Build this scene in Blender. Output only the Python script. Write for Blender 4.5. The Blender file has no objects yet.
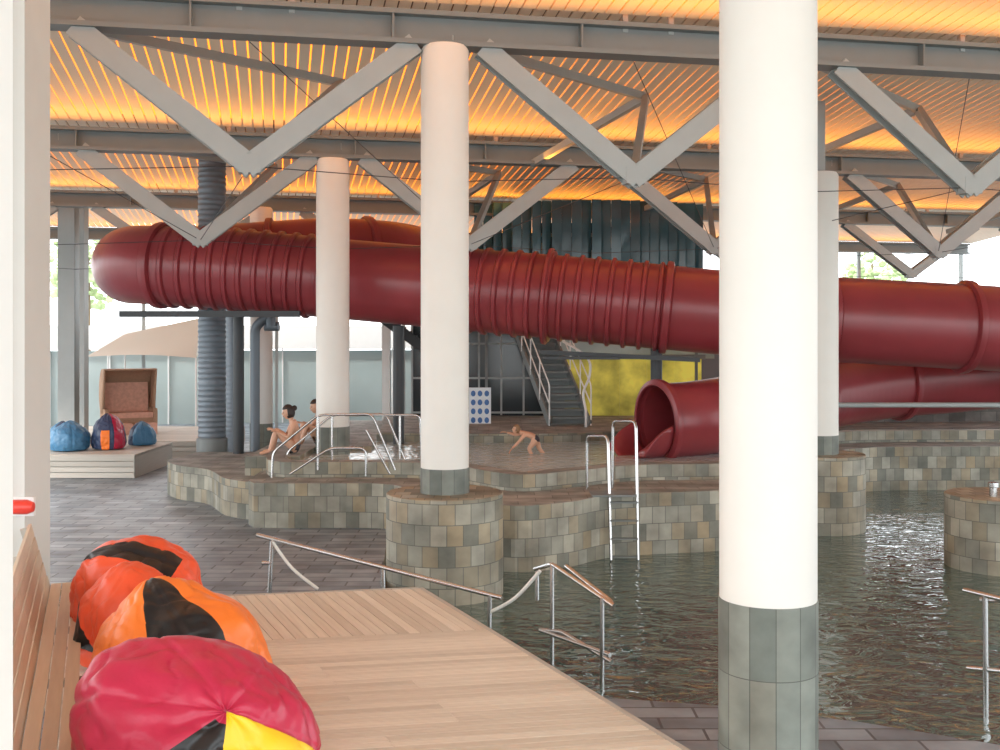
import bpy, bmesh, math, random
from mathutils import Vector, Matrix, noise
random.seed(7)
scene = bpy.context.scene
F = 1100.0
def pt(u, v, d):            # surveyed bearing / elevation at depth d -> world metres (eye at z=3)
    return Vector(((u-500)/F*d, d, 3+(336-v)*d/F))

# ------------------------------------------------------------ materials
def mat(name, col, rough=0.5, metal=0.0, var=0.0, vscale=5.0, bump=0.0, bscale=20.0, emit=None, es=0.0, spec=0.5):
    m = bpy.data.materials.new(name); m.use_nodes = True
    nt = m.node_tree; b = nt.nodes['Principled BSDF']
    b.inputs['Base Color'].default_value = (*col, 1)
    b.inputs['Roughness'].default_value = rough
    b.inputs['Metallic'].default_value = metal
    b.inputs['Specular IOR Level'].default_value = spec
    tc = nt.nodes.new('ShaderNodeTexCoord')
    if emit:
        b.inputs['Emission Color'].default_value = (*emit, 1)
        b.inputs['Emission Strength'].default_value = es
    if var > 0:
        n = nt.nodes.new('ShaderNodeTexNoise'); n.inputs['Scale'].default_value = vscale; n.inputs['Detail'].default_value = 5
        r = nt.nodes.new('ShaderNodeMix'); r.data_type = 'RGBA'
        r.inputs['A'].default_value = (*[c*(1-var) for c in col], 1)
        r.inputs['B'].default_value = (*[min(1, c*(1+var)) for c in col], 1)
        nt.links.new(tc.outputs['Object'], n.inputs['Vector'])
        f = n.outputs['Fac']
        if emit:
            mr = nt.nodes.new('ShaderNodeMapRange'); mr.inputs['From Min'].default_value = 0.35; mr.inputs['From Max'].default_value = 0.65
            nt.links.new(f, mr.inputs['Value']); f = mr.outputs['Result']
        nt.links.new(f, r.inputs['Factor'])
        nt.links.new(r.outputs['Result'], b.inputs['Base Color'])
        if emit: nt.links.new(r.outputs['Result'], b.inputs['Emission Color'])
    if bump > 0:
        n = nt.nodes.new('ShaderNodeTexNoise'); n.inputs['Scale'].default_value = bscale; n.inputs['Detail'].default_value = 4
        bp = nt.nodes.new('ShaderNodeBump'); bp.inputs['Strength'].default_value = bump; bp.inputs['Distance'].default_value = 0.02
        nt.links.new(tc.outputs['Object'], n.inputs['Vector'])
        nt.links.new(n.outputs['Fac'], bp.inputs['Height'])
        nt.links.new(bp.outputs['Normal'], b.inputs['Normal'])
    return m

def brickmat(name, c1, c2, mortar, bw, rh, rough=0.6, ms=0.006, bump=0.4, offset=0.5, c3=None):
    m = bpy.data.materials.new(name); m.use_nodes = True
    nt = m.node_tree; b = nt.nodes['Principled BSDF']
    tc = nt.nodes.new('ShaderNodeTexCoord')
    br = nt.nodes.new('ShaderNodeTexBrick')
    br.inputs['Scale'].default_value = 1; br.inputs['Brick Width'].default_value = bw; br.inputs['Row Height'].default_value = rh
    br.inputs['Mortar Size'].default_value = ms; br.offset = offset
    br.inputs['Color1'].default_value = (*c1, 1); br.inputs['Color2'].default_value = (*c2, 1); br.inputs['Mortar'].default_value = (*mortar, 1)
    nt.links.new(tc.outputs['UV'], br.inputs['Vector'])
    n = nt.nodes.new('ShaderNodeTexNoise'); n.inputs['Scale'].default_value = 2.2; n.inputs['Detail'].default_value = 7
    nt.links.new(tc.outputs['UV'], n.inputs['Vector'])
    mr = nt.nodes.new('ShaderNodeMapRange'); mr.inputs['From Min'].default_value = 0.25; mr.inputs['From Max'].default_value = 0.75
    mr.inputs['To Min'].default_value = 0.55; mr.inputs['To Max'].default_value = 1.45
    nt.links.new(n.outputs['Fac'], mr.inputs['Value'])
    col = br.outputs['Color']
    if c3:
        br2 = nt.nodes.new('ShaderNodeTexBrick'); br2.inputs['Scale'].default_value = 1
        br2.inputs['Brick Width'].default_value = bw; br2.inputs['Row Height'].default_value = rh; br2.inputs['Mortar Size'].default_value = ms; br2.offset = offset
        mp = nt.nodes.new('ShaderNodeMapping'); mp.inputs['Location'].default_value = (bw*14, rh*22, 0)
        nt.links.new(tc.outputs['UV'], mp.inputs['Vector']); nt.links.new(mp.outputs['Vector'], br2.inputs['Vector'])
        br2.inputs['Color1'].default_value = (0, 0, 0, 1); br2.inputs['Color2'].default_value = (1, 1, 1, 1); br2.inputs['Mortar'].default_value = (0, 0, 0, 1)
        pw = nt.nodes.new('ShaderNodeMath'); pw.operation = 'POWER'; pw.inputs[1].default_value = 3.0
        nt.links.new(br2.outputs['Color'], pw.inputs[0])
        mc = nt.nodes.new('ShaderNodeMix'); mc.data_type = 'RGBA'; mc.inputs['B'].default_value = (*c3, 1)
        nt.links.new(pw.outputs[0], mc.inputs['Factor']); nt.links.new(br.outputs['Color'], mc.inputs['A']); col = mc.outputs['Result']
    mx = nt.nodes.new('ShaderNodeVectorMath'); mx.operation = 'SCALE'
    nt.links.new(col, mx.inputs[0]); nt.links.new(mr.outputs['Result'], mx.inputs['Scale'])
    nt.links.new(mx.outputs['Vector'], b.inputs['Base Color'])
    b.inputs['Roughness'].default_value = rough
    bp = nt.nodes.new('ShaderNodeBump'); bp.inputs['Strength'].default_value = bump; bp.inputs['Distance'].default_value = 0.01; bp.invert = True
    nt.links.new(br.outputs['Fac'], bp.inputs['Height']); nt.links.new(bp.outputs['Normal'], b.inputs['Normal'])
    return m

def woodmat(name, c1, c2, rough=0.6):
    m = bpy.data.materials.new(name); m.use_nodes = True
    nt = m.node_tree; b = nt.nodes['Principled BSDF']
    tc = nt.nodes.new('ShaderNodeTexCoord')
    n = nt.nodes.new('ShaderNodeTexNoise'); n.inputs['Scale'].default_value = 2.0; n.inputs['Detail'].default_value = 6
    mp = nt.nodes.new('ShaderNodeMapping'); mp.inputs['Scale'].default_value = (1, 14, 1)
    nt.links.new(tc.outputs['UV'], mp.inputs['Vector']); nt.links.new(mp.outputs['Vector'], n.inputs['Vector'])
    at = nt.nodes.new('ShaderNodeAttribute'); at.attribute_name = 'rnd'
    r = nt.nodes.new('ShaderNodeMix'); r.data_type = 'RGBA'
    r.inputs['A'].default_value = (*c1, 1); r.inputs['B'].default_value = (*c2, 1)
    ad = nt.nodes.new('ShaderNodeMath'); ad.operation = 'MULTIPLY_ADD'
    nt.links.new(at.outputs['Fac'], ad.inputs[0]); ad.inputs[1].default_value = 0.5
    ml = nt.nodes.new('ShaderNodeMath'); ml.operation = 'MULTIPLY'; ml.inputs[1].default_value = 0.6
    nt.links.new(n.outputs['Fac'], ml.inputs[0]); nt.links.new(ml.outputs[0], ad.inputs[2])
    nt.links.new(ad.outputs[0], r.inputs['Factor'])
    nt.links.new(r.outputs['Result'], b.inputs['Base Color'])
    b.inputs['Roughness'].default_value = rough
    return m

def watermat(name, col, scale, strength, rough=0.04, dist=0.1, stretch=(1,1,1), ior=1.5):
    m = bpy.data.materials.new(name); m.use_nodes = True
    nt = m.node_tree; b = nt.nodes['Principled BSDF']
    b.inputs['Base Color'].default_value = (*col, 1); b.inputs['Roughness'].default_value = rough
    b.inputs['IOR'].default_value = ior; b.inputs['Specular IOR Level'].default_value = 0.8
    tc = nt.nodes.new('ShaderNodeTexCoord'); mp = nt.nodes.new('ShaderNodeMapping'); mp.inputs['Scale'].default_value = stretch
    n = nt.nodes.new('ShaderNodeTexNoise'); n.inputs['Scale'].default_value = scale; n.inputs['Detail'].default_value = 2.0; n.inputs['Distortion'].default_value = 1.0
    bp = nt.nodes.new('ShaderNodeBump'); bp.inputs['Strength'].default_value = strength; bp.inputs['Distance'].default_value = dist
    nt.links.new(tc.outputs['Object'], mp.inputs['Vector']); nt.links.new(mp.outputs['Vector'], n.inputs['Vector'])
    nt.links.new(n.outputs['Fac'], bp.inputs['Height']); nt.links.new(bp.outputs['Normal'], b.inputs['Normal'])
    return m

M = {}
M['col'] = mat('painted_column', (0.72, 0.71, 0.67), 0.55, var=0.04, vscale=3, bump=0.05, bscale=8)
M['white'] = mat('white_paint', (0.85, 0.85, 0.83), 0.5, var=0.03)
M['steel'] = mat('painted_steel', (0.35, 0.375, 0.37), 0.45, var=0.08, vscale=4)
M['steel_d'] = mat('beam_steel', (0.19, 0.21, 0.21), 0.5, var=0.08, vscale=4)
M['dark'] = mat('dark_steel', (0.03, 0.035, 0.04), 0.5)
M['core'] = mat('tower_core_glass', (0.03, 0.04, 0.045), 0.12, var=0.3, vscale=1.5)
M['chrome'] = mat('stainless', (0.55, 0.55, 0.55), 0.25, 1.0)
M['slate'] = brickmat('slate_wall_tile', (0.14, 0.145, 0.12), (0.38, 0.365, 0.30), (0.12, 0.12, 0.10), 0.20, 0.25, c3=(0.30,0.24,0.15), ms=0.005)
M['slate_c'] = brickmat('slate_column_tile', (0.12, 0.14, 0.125), (0.23, 0.25, 0.22), (0.08, 0.085, 0.075), 0.1575, 0.46, ms=0.003, offset=0.0, c3=(0.20,0.19,0.15))
M['slate_top'] = brickmat('slate_top_tile', (0.22, 0.225, 0.21), (0.32, 0.315, 0.29), (0.15, 0.15, 0.14), 0.5, 0.3, rough=0.75)
M['slate_dk'] = brickmat('slate_dark_tile', (0.07, 0.065, 0.06), (0.14, 0.13, 0.12), (0.05, 0.05, 0.05), 0.4, 0.3, rough=0.9)
M['pave'] = brickmat('pavers', (0.13, 0.16, 0.19), (0.29, 0.33, 0.37), (0.07, 0.08, 0.09), 0.62, 0.24, rough=0.42, ms=0.012)
M['wood'] = woodmat('deck_wood', (0.50, 0.42, 0.33), (0.88, 0.80, 0.68))
M['wood2'] = woodmat('bench_wood', (0.50, 0.38, 0.28), (0.78, 0.65, 0.50))
M['wood3'] = woodmat('grey_deck_wood', (0.36, 0.34, 0.30), (0.58, 0.54, 0.48))
M['red'] = mat('slide_plastic', (0.25, 0.037, 0.045), 0.30, var=0.35, vscale=1.2)
M['water'] = watermat('pool_water', (0.075, 0.125, 0.11), 2.6, 0.42, 0.02, 0.09, (1, 1.5, 1), 1.9)
M['water2'] = watermat('play_pool_water', (0.60, 0.70, 0.71), 5, 0.5, 0.08, 0.05)
M['slat'] = mat('ceiling_slat', (0.80, 0.71, 0.57), 0.5, var=0.06, vscale=1)
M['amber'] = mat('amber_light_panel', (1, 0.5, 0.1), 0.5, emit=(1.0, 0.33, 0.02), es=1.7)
M['roof'] = mat('roof_deck', (0.10, 0.085, 0.07), 0.8)
M['duct'] = mat('galvanised_duct', (0.17, 0.20, 0.23), 0.5, 0.4)
M['glassd'] = mat('tower_glass', (0.05, 0.12, 0.15), 0.12, var=0.7, vscale=1.2)
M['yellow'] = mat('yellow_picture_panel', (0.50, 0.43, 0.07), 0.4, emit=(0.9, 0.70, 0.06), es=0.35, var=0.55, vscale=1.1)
M['teal'] = mat('back_wall_glazing', (0.42, 0.50, 0.49), 0.15, var=0.25, vscale=0.5)
M['brown'] = mat('dark_brown_wall', (0.10, 0.075, 0.07), 0.6, var=0.3, vscale=1)
M['black'] = mat('black_vinyl', (0.012, 0.012, 0.014), 0.35, bump=0.3, bscale=6)
M['orange'] = mat('orange_vinyl', (0.92, 0.21, 0.03), 0.4, var=0.06, bump=0.5, bscale=5)
M['redor'] = mat('red_orange_vinyl', (0.84, 0.10, 0.035), 0.4, var=0.06, bump=0.5, bscale=5)
M['crim'] = mat('crimson_vinyl', (0.52, 0.022, 0.07), 0.36, var=0.08, bump=0.6, bscale=5)
M['yel'] = mat('yellow_vinyl', (0.90, 0.60, 0.02), 0.4, bump=0.3, bscale=6)
M['blue'] = mat('blue_vinyl', (0.06, 0.20, 0.36), 0.45, bump=0.4, bscale=6)
M['navy'] = mat('navy_vinyl', (0.03, 0.05, 0.11), 0.45, bump=0.4, bscale=6)
M['canvas'] = mat('canopy_fabric', (0.62, 0.59, 0.53), 0.8)
M['wicker'] = mat('wicker', (0.42, 0.26, 0.17), 0.8, var=0.4, vscale=40, bump=0.6, bscale=60)
M['wickin'] = mat('chair_lining', (0.66, 0.38, 0.29), 0.8, var=0.3, vscale=12)
M['skin'] = mat('skin', (0.58, 0.33, 0.22), 0.5, var=0.05)
M['hair'] = mat('dark_hair', (0.025, 0.015, 0.012), 0.5)
M['hairb'] = mat('blond_hair', (0.25, 0.14, 0.07), 0.5)
M['suit'] = mat('swimwear', (0.02, 0.02, 0.03), 0.6)
M['eye'] = mat('eye_dark', (0.02, 0.02, 0.02), 0.2)
M['lip'] = mat('lips', (0.45, 0.12, 0.10), 0.5)
M['rope'] = mat('rope', (0.75, 0.74, 0.70), 0.8)
M['signw'] = mat('sign_white', (0.8, 0.85, 0.88), 0.4)
M['signb'] = mat('sign_blue', (0.05, 0.16, 0.42), 0.4)
M['leaf'] = mat('foliage', (0.42, 0.52, 0.28), 0.7, var=0.4, vscale=4)
M['bark'] = mat('bark', (0.2, 0.15, 0.1), 0.9)
M['grass'] = mat('outdoor_ground', (0.45, 0.45, 0.42), 0.9, var=0.2)
M['glow_red'] = mat('red_signal_lamp', (0.8, 0.06, 0.04), 0.3)

# ------------------------------------------------------------ helpers
def link(o, parent=None):
    scene.collection.objects.link(o)
    if parent: o.parent = parent
    return o
def empty(name, loc=(0,0,0)):
    e = bpy.data.objects.new(name, None); e.location = loc; e.empty_display_size = 0.2
    return link(e)
class MB:
    """mesh builder with uv, material slots and per-face random attribute"""
    def __init__(s): s.v=[]; s.f=[]; s.uv=[]; s.mi=[]; s.rn=[]; s.sm=[]
    def quad(s, pts, uvs=None, mi=0, rn=None, sm=False):
        i=len(s.v); s.v += [tuple(p) for p in pts]; s.f.append(tuple(range(i,i+len(pts))))
        s.uv.append(uvs or [(0,0)]*len(pts)); s.mi.append(mi); s.rn.append(random.random() if rn is None else rn); s.sm.append(sm)
    def box(s, c, ax, ay, az, mi=0, rn=None):
        c=Vector(c); ax=Vector(ax); ay=Vector(ay); az=Vector(az)
        if rn is None: rn=random.random()
        off=random.random()*50
        lx,ly,lz=ax.length*2,ay.length*2,az.length*2
        def P(a,b,d): return c+ax*a+ay*b+az*d
        for pts,(w,h) in (
            ([P(-1,-1,1),P(1,-1,1),P(1,1,1),P(-1,1,1)],(lx,ly)),
            ([P(-1,1,-1),P(1,1,-1),P(1,-1,-1),P(-1,-1,-1)],(lx,ly)),
            ([P(-1,-1,-1),P(1,-1,-1),P(1,-1,1),P(-1,-1,1)],(lx,lz)),
            ([P(1,1,-1),P(-1,1,-1),P(-1,1,1),P(1,1,1)],(lx,lz)),
            ([P(1,-1,-1),P(1,1,-1),P(1,1,1),P(1,-1,1)],(ly,lz)),
            ([P(-1,1,-1),P(-1,-1,-1),P(-1,-1,1),P(-1,1,1)],(ly,lz))):
            s.quad(pts,[(off,off),(off+w,off),(off+w,off+h),(off,off+h)],mi,rn)
    def beam(s, a, b, w, h, up=(0,0,1), mi=0):
        a=Vector(a); b=Vector(b); d=(b-a); L=d.length; d.normalize()
        side=d.cross(Vector(up))
        if side.length<1e-4: side=Vector((1,0,0))
        side.normalize(); u=side.cross(d).normalized()
        s.box((a+b)/2, d*L/2, side*w/2, u*h/2, mi)
    def lathe(s, x, y, prof, seg=40, mi=0, cap=True):
        n=seg
        for k in range(len(prof)-1):
            (r0,z0),(r1,z1)=prof[k],prof[k+1]
            flat = abs(z0-z1)<1e-4
            for i in range(n):
                a0=2*math.pi*i/n; a1=2*math.pi*(i+1)/n
                pts=[(x+r0*math.cos(a0),y+r0*math.sin(a0),z0),(x+r0*math.cos(a1),y+r0*math.sin(a1),z0),(x+r1*math.cos(a1),y+r1*math.sin(a1),z1),(x+r1*math.cos(a0),y+r1*math.sin(a0),z1)]
                if flat: uv=[(p[0],p[1]) for p in pts]
                else:
                    R=max(r0,r1); uv=[(a0*R,z0),(a1*R,z0),(a1*R,z1),(a0*R,z1)]
                s.quad(pts,uv,mi,0.5,True)
    def obj(s, name, mats, parent=None, merge=False, auto=35):
        me=bpy.data.meshes.new(name); me.from_pydata(s.v,[],s.f)
        uvl=me.uv_layers.new(name='UVMap')
        at=me.attributes.new('rnd','FLOAT','FACE')
        for i,p in enumerate(me.polygons):
            p.material_index=s.mi[i]; p.use_smooth=s.sm[i]; at.data[i].value=s.rn[i]
            for k,li in enumerate(p.loop_indices): uvl.data[li].uv=s.uv[i][k]
        for m in (mats if isinstance(mats,(list,tuple)) else [mats]): me.materials.append(m)
        if merge or any(s.sm):
            bm=bmesh.new(); bm.from_mesh(me); bmesh.ops.remove_doubles(bm,verts=bm.verts,dist=1e-4)
            bmesh.ops.recalc_face_normals(bm,faces=bm.faces)
            bm.to_mesh(me); bm.free()
            if any(s.sm): me.set_sharp_from_angle(angle=math.radians(auto))
        o=bpy.data.objects.new(name,me); link(o,parent)
        return o

def catmull(P, closed=False, n=8):
    P=[Vector(p) for p in P]; out=[]; N=len(P)
    rng=range(N) if closed else range(N-1)
    for i in rng:
        if closed: a,b,c,d=P[i-1],P[i],P[(i+1)%N],P[(i+2)%N]
        else: a=P[max(i-1,0)];b=P[i];c=P[i+1];d=P[min(i+2,N-1)]
        for k in range(n):
            t=k/n
            out.append(0.5*((2*b)+(c-a)*t+(2*a-5*b+4*c-d)*t*t+(3*b-a-3*c+d)*t**3))
    if not closed: out.append(P[-1])
    return out

def prism(name, outline, z0, z1, mside, mtop, parent=None):
    mb=MB(); P=[Vector((p[0],p[1])) for p in outline]; L=0; N=len(P)
    area=sum(P[i].x*P[(i+1)%N].y-P[(i+1)%N].x*P[i].y for i in range(N))
    if area<0: P.reverse()
    for i in range(N):
        a=P[i]; b=P[(i+1)%N]; l=(b-a).length
        mb.quad([(a.x,a.y,z0),(b.x,b.y,z0),(b.x,b.y,z1),(a.x,a.y,z1)],[(L,z0),(L+l,z0),(L+l,z1),(L,z1)],0); L+=l
    mb.quad([(p.x,p.y,z1) for p in P],[(p.x,p.y) for p in P],1)
    return mb.obj(name,[mside,mtop],parent)

def strip(name, line, th, z0, z1, m, mtop, parent=None):
    mb=MB(); P=[Vector((p[0],p[1])) for p in line]; Q=[]
    for i,p in enumerate(P):
        d=(P[min(i+1,len(P)-1)]-P[max(i-1,0)]).normalized(); Q.append(p+Vector((-d.y,d.x))*th)
    L=0
    for i in range(len(P)-1):
        a,b,c,d=P[i],P[i+1],Q[i+1],Q[i]; l=(b-a).length
        mb.quad([(a.x,a.y,z0),(b.x,b.y,z0),(b.x,b.y,z1),(a.x,a.y,z1)],[(L,z0),(L+l,z0),(L+l,z1),(L,z1)],0)
        mb.quad([(c.x,c.y,z0),(d.x,d.y,z0),(d.x,d.y,z1),(c.x,c.y,z1)],[(L,z0),(L+l,z0),(L+l,z1),(L,z1)],0)
        mb.quad([(a.x,a.y,z1),(b.x,b.y,z1),(c.x,c.y,z1),(d.x,d.y,z1)],[(L,0),(L+l,0),(L+l,th),(L,th)],1)
        L+=l
    for a,d in ((P[0],Q[0]),(Q[-1],P[-1])):
        mb.quad([(d.x,d.y,z0),(a.x,a.y,z0),(a.x,a.y,z1),(d.x,d.y,z1)],[(0,z0),(th,z0),(th,z1),(0,z1)],0)
    return mb.obj(name,[m,mtop],parent)

def fillet(P, r=0.08, n=5):
    P=[Vector(p) for p in P]; out=[P[0]]
    for i in range(1,len(P)-1):
        a,b,c=P[i-1],P[i],P[i+1]; d1=(a-b); d2=(c-b); rr=min(r,d1.length*0.45,d2.length*0.45)
        s=b+d1.normalized()*rr; e=b+d2.normalized()*rr
        for k in range(n+1):
            t=k/n; out.append(s*(1-t)**2+b*2*t*(1-t)+e*t*t)
    out.append(P[-1]); return out
def rails(name, lines, rad, m, parent=None, fr=0.1):
    cu=bpy.data.curves.new(name,'CURVE'); cu.dimensions='3D'; cu.bevel_depth=rad; cu.bevel_resolution=3; cu.use_fill_caps=True
    for L in lines:
        Q=fillet(L,fr) if len(L)>2 and fr>0 else [Vector(p) for p in L]
        sp=cu.splines.new('POLY'); sp.points.add(len(Q)-1)
        for i,q in enumerate(Q): sp.points[i].co=(*q,1)
    cu.materials.append(m)
    return link(bpy.data.objects.new(name,cu),parent)

def sweep(name, path, rfun, m, seg=28, parent=None, solid=0.0, step=0.05):
    P=[Vector(p) for p in path]; S=[0]
    for i in range(1,len(P)): S.append(S[-1]+(P[i]-P[i-1]).length)
    total=S[-1]; N=int(total/step); j=0
    def samp(s):
        nonlocal j
        while j<len(S)-2 and S[j+1]<s: j+=1
        t=(s-S[j])/max(1e-6,S[j+1]-S[j]); return P[j].lerp(P[j+1],min(max(t,0),1))
    cs=[samp(total*i/N) for i in range(N+1)]
    verts=[];faces=[]
    for i,c in enumerate(cs):
        d=(cs[min(i+2,N)]-cs[max(i-2,0)]).normalized()
        ref=Vector((0,0,1)) if abs(d.z)<0.9 else Vector((0,1,0))
        side=d.cross(ref).normalized(); up=side.cross(d).normalized()
        r=rfun(total*i/N,total)
        for k in range(seg):
            a=2*math.pi*k/seg; verts.append(c+side*(r*math.cos(a))+up*(r*math.sin(a)))
    for i in range(N):
        for k in range(seg):
            a=i*seg+k; b=i*seg+(k+1)%seg; faces.append((a,b,b+seg,a+seg))
    me=bpy.data.meshes.new(name); me.from_pydata(verts,[],faces)
    for p in me.polygons: p.use_smooth=True
    me.materials.append(m); me.set_sharp_from_angle(angle=math.radians(40))
    o=link(bpy.data.objects.new(name,me),parent)
    if solid:
        md=o.modifiers.new('thick','SOLIDIFY'); md.thickness=solid; md.offset=-1
    return o

# ------------------------------------------------------------ building axes
E=Vector((0.980,0.199,0)); Nn=Vector((-0.199,0.980,0)); Z=Vector((0,0,1))
def G(t,w,z): return E*t+Nn*w+Z*z
def tw(x,y): p=Vector((x,y,0)); return p.dot(E),p.dot(Nn)

# ------------------------------------------------------------ ground, pool
pave_out=[(-22,-3),(-22,26),(-22,42),(30,42),(30,33),(-4.2,33),(-4.6,22),(-4.0,17.6),(-1.75,17.4),(-1.5,14),(-1.3,11.6),(-0.6,10.0),(0.4,9.3),(1.0,9.1),(1.9,8.9),(2.8,8.55),(3.67,8.07),(5.0,7.1),(6.5,5.6),(8.0,3.5),(9,-3)]
prism('floor',pave_out,-1.2,0.0,M['slate'],M['pave'])
mb=MB(); mb.quad([(-3,-3,-0.2),(32,-3,-0.2),(32,34,-0.2),(-3,34,-0.2)]); mb.obj('pool_water',M['water'])
mb=MB(); mb.quad([(-120,-60,-1.25),(140,-60,-1.25),(140,200,-1.25),(-120,200,-1.25)]); mb.obj('ground',M['grass'])

low=catmull([(-3.3,17.15),(-1.8,17.1),(-1.2,16.2),(0.0,14.95),(0.9,15.2),(1.7,15.95),(3.3,16.4),(4.5,17.1),(5.6,18.6),(6.3,21.3),(7.7,22.7),(10.4,22.9),(14,23.2),(20,24)],n=5)
outl=[(p.x,p.y) for p in low]+[(20,30),(-4.5,30),(-4.2,22),(-4.05,18.2),(-4.0,17.5),(-3.85,17.2)]
prism('raised_pool_wall',outl,-1.2,0.70,M['slate'],M['slate_top'])
up=catmull([(-4.1,19.6),(-3.7,18.0),(-2.2,17.9),(-0.9,17.6),(0.2,16.3),(1.2,16.8),(2.2,17.5),(3.6,17.7),(4.8,18.6),(5.4,20),(6.1,22.4),(7.7,23.7),(10.4,23.9),(14,24.2),(19.5,25)],n=6)
strip('pool_rim_wall',up,0.35,0.701,0.95,M['slate'],M['slate_top'])
bk=catmull([(-2.5,22.3),(-0.5,22.0),(1.5,22.2),(3.2,23.2),(4.2,25.0)],n=6)
strip('pool_back_wall',bk,0.4,0.701,1.04,M['slate'],M['slate_top'])
prism('terrace_floor',[(p.x,p.y+0.35) for p in bk]+[(5.4,28.6),(-3.0,28.6)],0.70,0.93,M['slate'],M['slate_top'])
mb=MB()
inner=[(p.x,p.y+0.2) for p in up if p.x<5.5 and p.y<21.5]+[(5.9,22.2),(5.6,25.0),(4.1,25.0)]+[(p.x,p.y-0.05) for p in reversed(bk)]+[(-2.6,21.3),(-4.1,21.3)]
mb.quad([(x,y,0.87) for x,y in inner]); mb.obj('play_pool_water',M['water2'])
prism('terrace_floor',[(5.75,22.0),(6.35,23.0),(7.7,24.1),(10.4,24.3),(14,24.6),(19,25.4),(19,29.5),(5.6,29.5),(5.6,25)],0.70,0.96,M['slate_dk'],M['slate_dk'])
strip('terrace_step_wall',[(5.9,26.0),(8,25.9),(11,26.2),(19,27.2)],0.4,0.96,1.5,M['slate_dk'],M['slate_dk'])
lt=catmull([(-6.3,21.7),(-6.35,21.0),(-5.9,20.2),(-5.2,19.6),(-4.6,18.4),(-4.02,17.9)],n=6)
prism('curved_ledge_wall',[(p.x,p.y) for p in lt]+[(-4.02,22.6),(-6.2,22.6)],0,0.62,M['slate'],M['slate_top'])

# ------------------------------------------------------------ columns
def column(x,y,top,plinth=None,tile=1.36,zb=0.0,r=0.30,name='column'):
    e=empty(name,(0,0,0))
    mb=MB(); mb.lathe(x,y,[(r,tile),(r,top-0.06),(r-0.03,top-0.01),(r-0.1,top)],48); mb.obj('shaft',M['col'],e)
    mb=MB(); mb.lathe(x,y,[(r+0.006,zb),(r+0.006,tile),(r-0.02,tile+0.004)],48); mb.obj('tile_base',M['slate_c'],e)
    if plinth:
        R,pz,pb=plinth
        mb=MB(); mb.lathe(x,y,[(R,pb),(R,pz-0.01),(R-0.01,pz),(0.2,pz)],48); mb.obj('plinth',M['slate'],e)
    return e
column(1.68,6.9,7.3)
column(-0.69,13.75,6.62,(0.73,1.05,-1.2))
column(-3.04,20.0,6.22,None,1.36,0.7)
c4=column(5.32,18.3,5.72,(0.73,1.05,-1.2))
mb=MB(); mb.beam((5.32,18.3,5.72),(5.32,18.3,6.9),0.14,0.14,up=(0,1,0)); mb.obj('head_post',M['steel'],c4)
column(-5.75,26.5,6.1,None,0.9,0.0,r=0.27)
mb=MB(); mb.beam((-10.95,28,0),(-10.95,28,6.3),0.42,0.5,up=(0,1,0)); mb.beam((-10.55,27.9,0),(-10.55,27.9,6.3),0.12,0.3,up=(0,1,0)); mb.obj('facade_post',M['steel'])
mb=MB(); mb.box((-4.96,10.85,3.9),(0.40,0,0),(0,0.3,0),(0,0,3.5)); mb.box((-4.75,10.5,3.9),(0.03,0,0),(0,0.05,0),(0,0,3.5)); mb.obj('wall_left_pillar',M['col'])
mb=MB(); mb.box((-1.50,3,3.2),(0.145,0,0),(0,0.06,0),(0,0,3.2)); mb.box((-1.43,2.97,3.2),(0.015,0,0),(0,0.05,0),(0,0,3.2)); mb.obj('window_frame',M['white'])
e=empty('signal_lamp')
mb=MB(); c=pt(24,507,10.5)
for k in range(16):
    a0=2*math.pi*k/16;a1=2*math.pi*(k+1)/16
    for (x0,r0),(x1,r1) in (((-.10,.0),(-.10,.07)),((-.10,.07),(.03,.07)),((.03,.07),(.09,.045)),((.09,.045),(.10,0))):
        mb.quad([(c.x+x0,c.y+r0*math.cos(a0),c.z+r0*math.sin(a0)),(c.x+x0,c.y+r0*math.cos(a1),c.z+r0*math.sin(a1)),(c.x+x1,c.y+r1*math.cos(a1),c.z+r1*math.sin(a1)),(c.x+x1,c.y+r1*math.cos(a0),c.z+r1*math.sin(a0))],sm=True)
mb.obj('lens',M['glow_red'],e)
mb=MB(); mb.box((c.x-0.02,c.y+0.05,c.z-0.0),(0.1,0,0),(0,0.025,0),(0,0,0.09)); mb.obj('bracket',M['white'],e)

e=empty('bollard_plinth')
px,py=6.97,15.3
mb=MB(); mb.lathe(px,py,[(0.74,-1.2),(0.74,0.79),(0.73,0.8),(0,0.8)],48); mb.obj('plinth',M['slate'],e)
mb=MB(); mb.lathe(px-0.2,py-0.2,[(0.05,0.8),(0.05,0.92),(0.07,0.93),(0.07,0.99),(0,1.0)],16); mb.obj('lamp',M['chrome'],e)

# ------------------------------------------------------------ roof
rowsW=[6.43,13.61,20.2,27.5,34.9]
zb=[7.3,6.60,6.22,6.05,5.9]
bh=[0.42,0.42,0.40,0.38,0.36]
T0,T1=-14,24
for i,(w,z,h) in enumerate(zip(rowsW,zb,bh)):
    mb=MB()
    mid=lambda zz: G((T0+T1)/2,w,zz)
    ex=E*(T1-T0)/2
    mb.box(mid(z+0.03),ex,Nn*0.16,Z*0.03); mb.box(mid(z+h-0.03),ex,Nn*0.16,Z*0.03); mb.box(mid(z+h/2),ex,Nn*0.02,Z*(h/2-0.05))
    t=T0+1
    while t<T1:
        mb.box(G(t,w,z+h/2),E*0.012,Nn*0.15,Z*(h/2-0.05)); t+=2.4
    mb.obj('roof_beam',M['steel_d'])
bays=[(-5,6.43,8.2,7.75),(6.43,13.61,7.85,7.12),(13.61,20.2,7.45,6.72),(20.2,27.5,7.1,6.50),(27.5,34.9,6.85,6.28)]  # first bay, out of view, added to darken the front column and deck
mb=MB(); pan=MB(); deck=MB(); ribs=MB()
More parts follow.
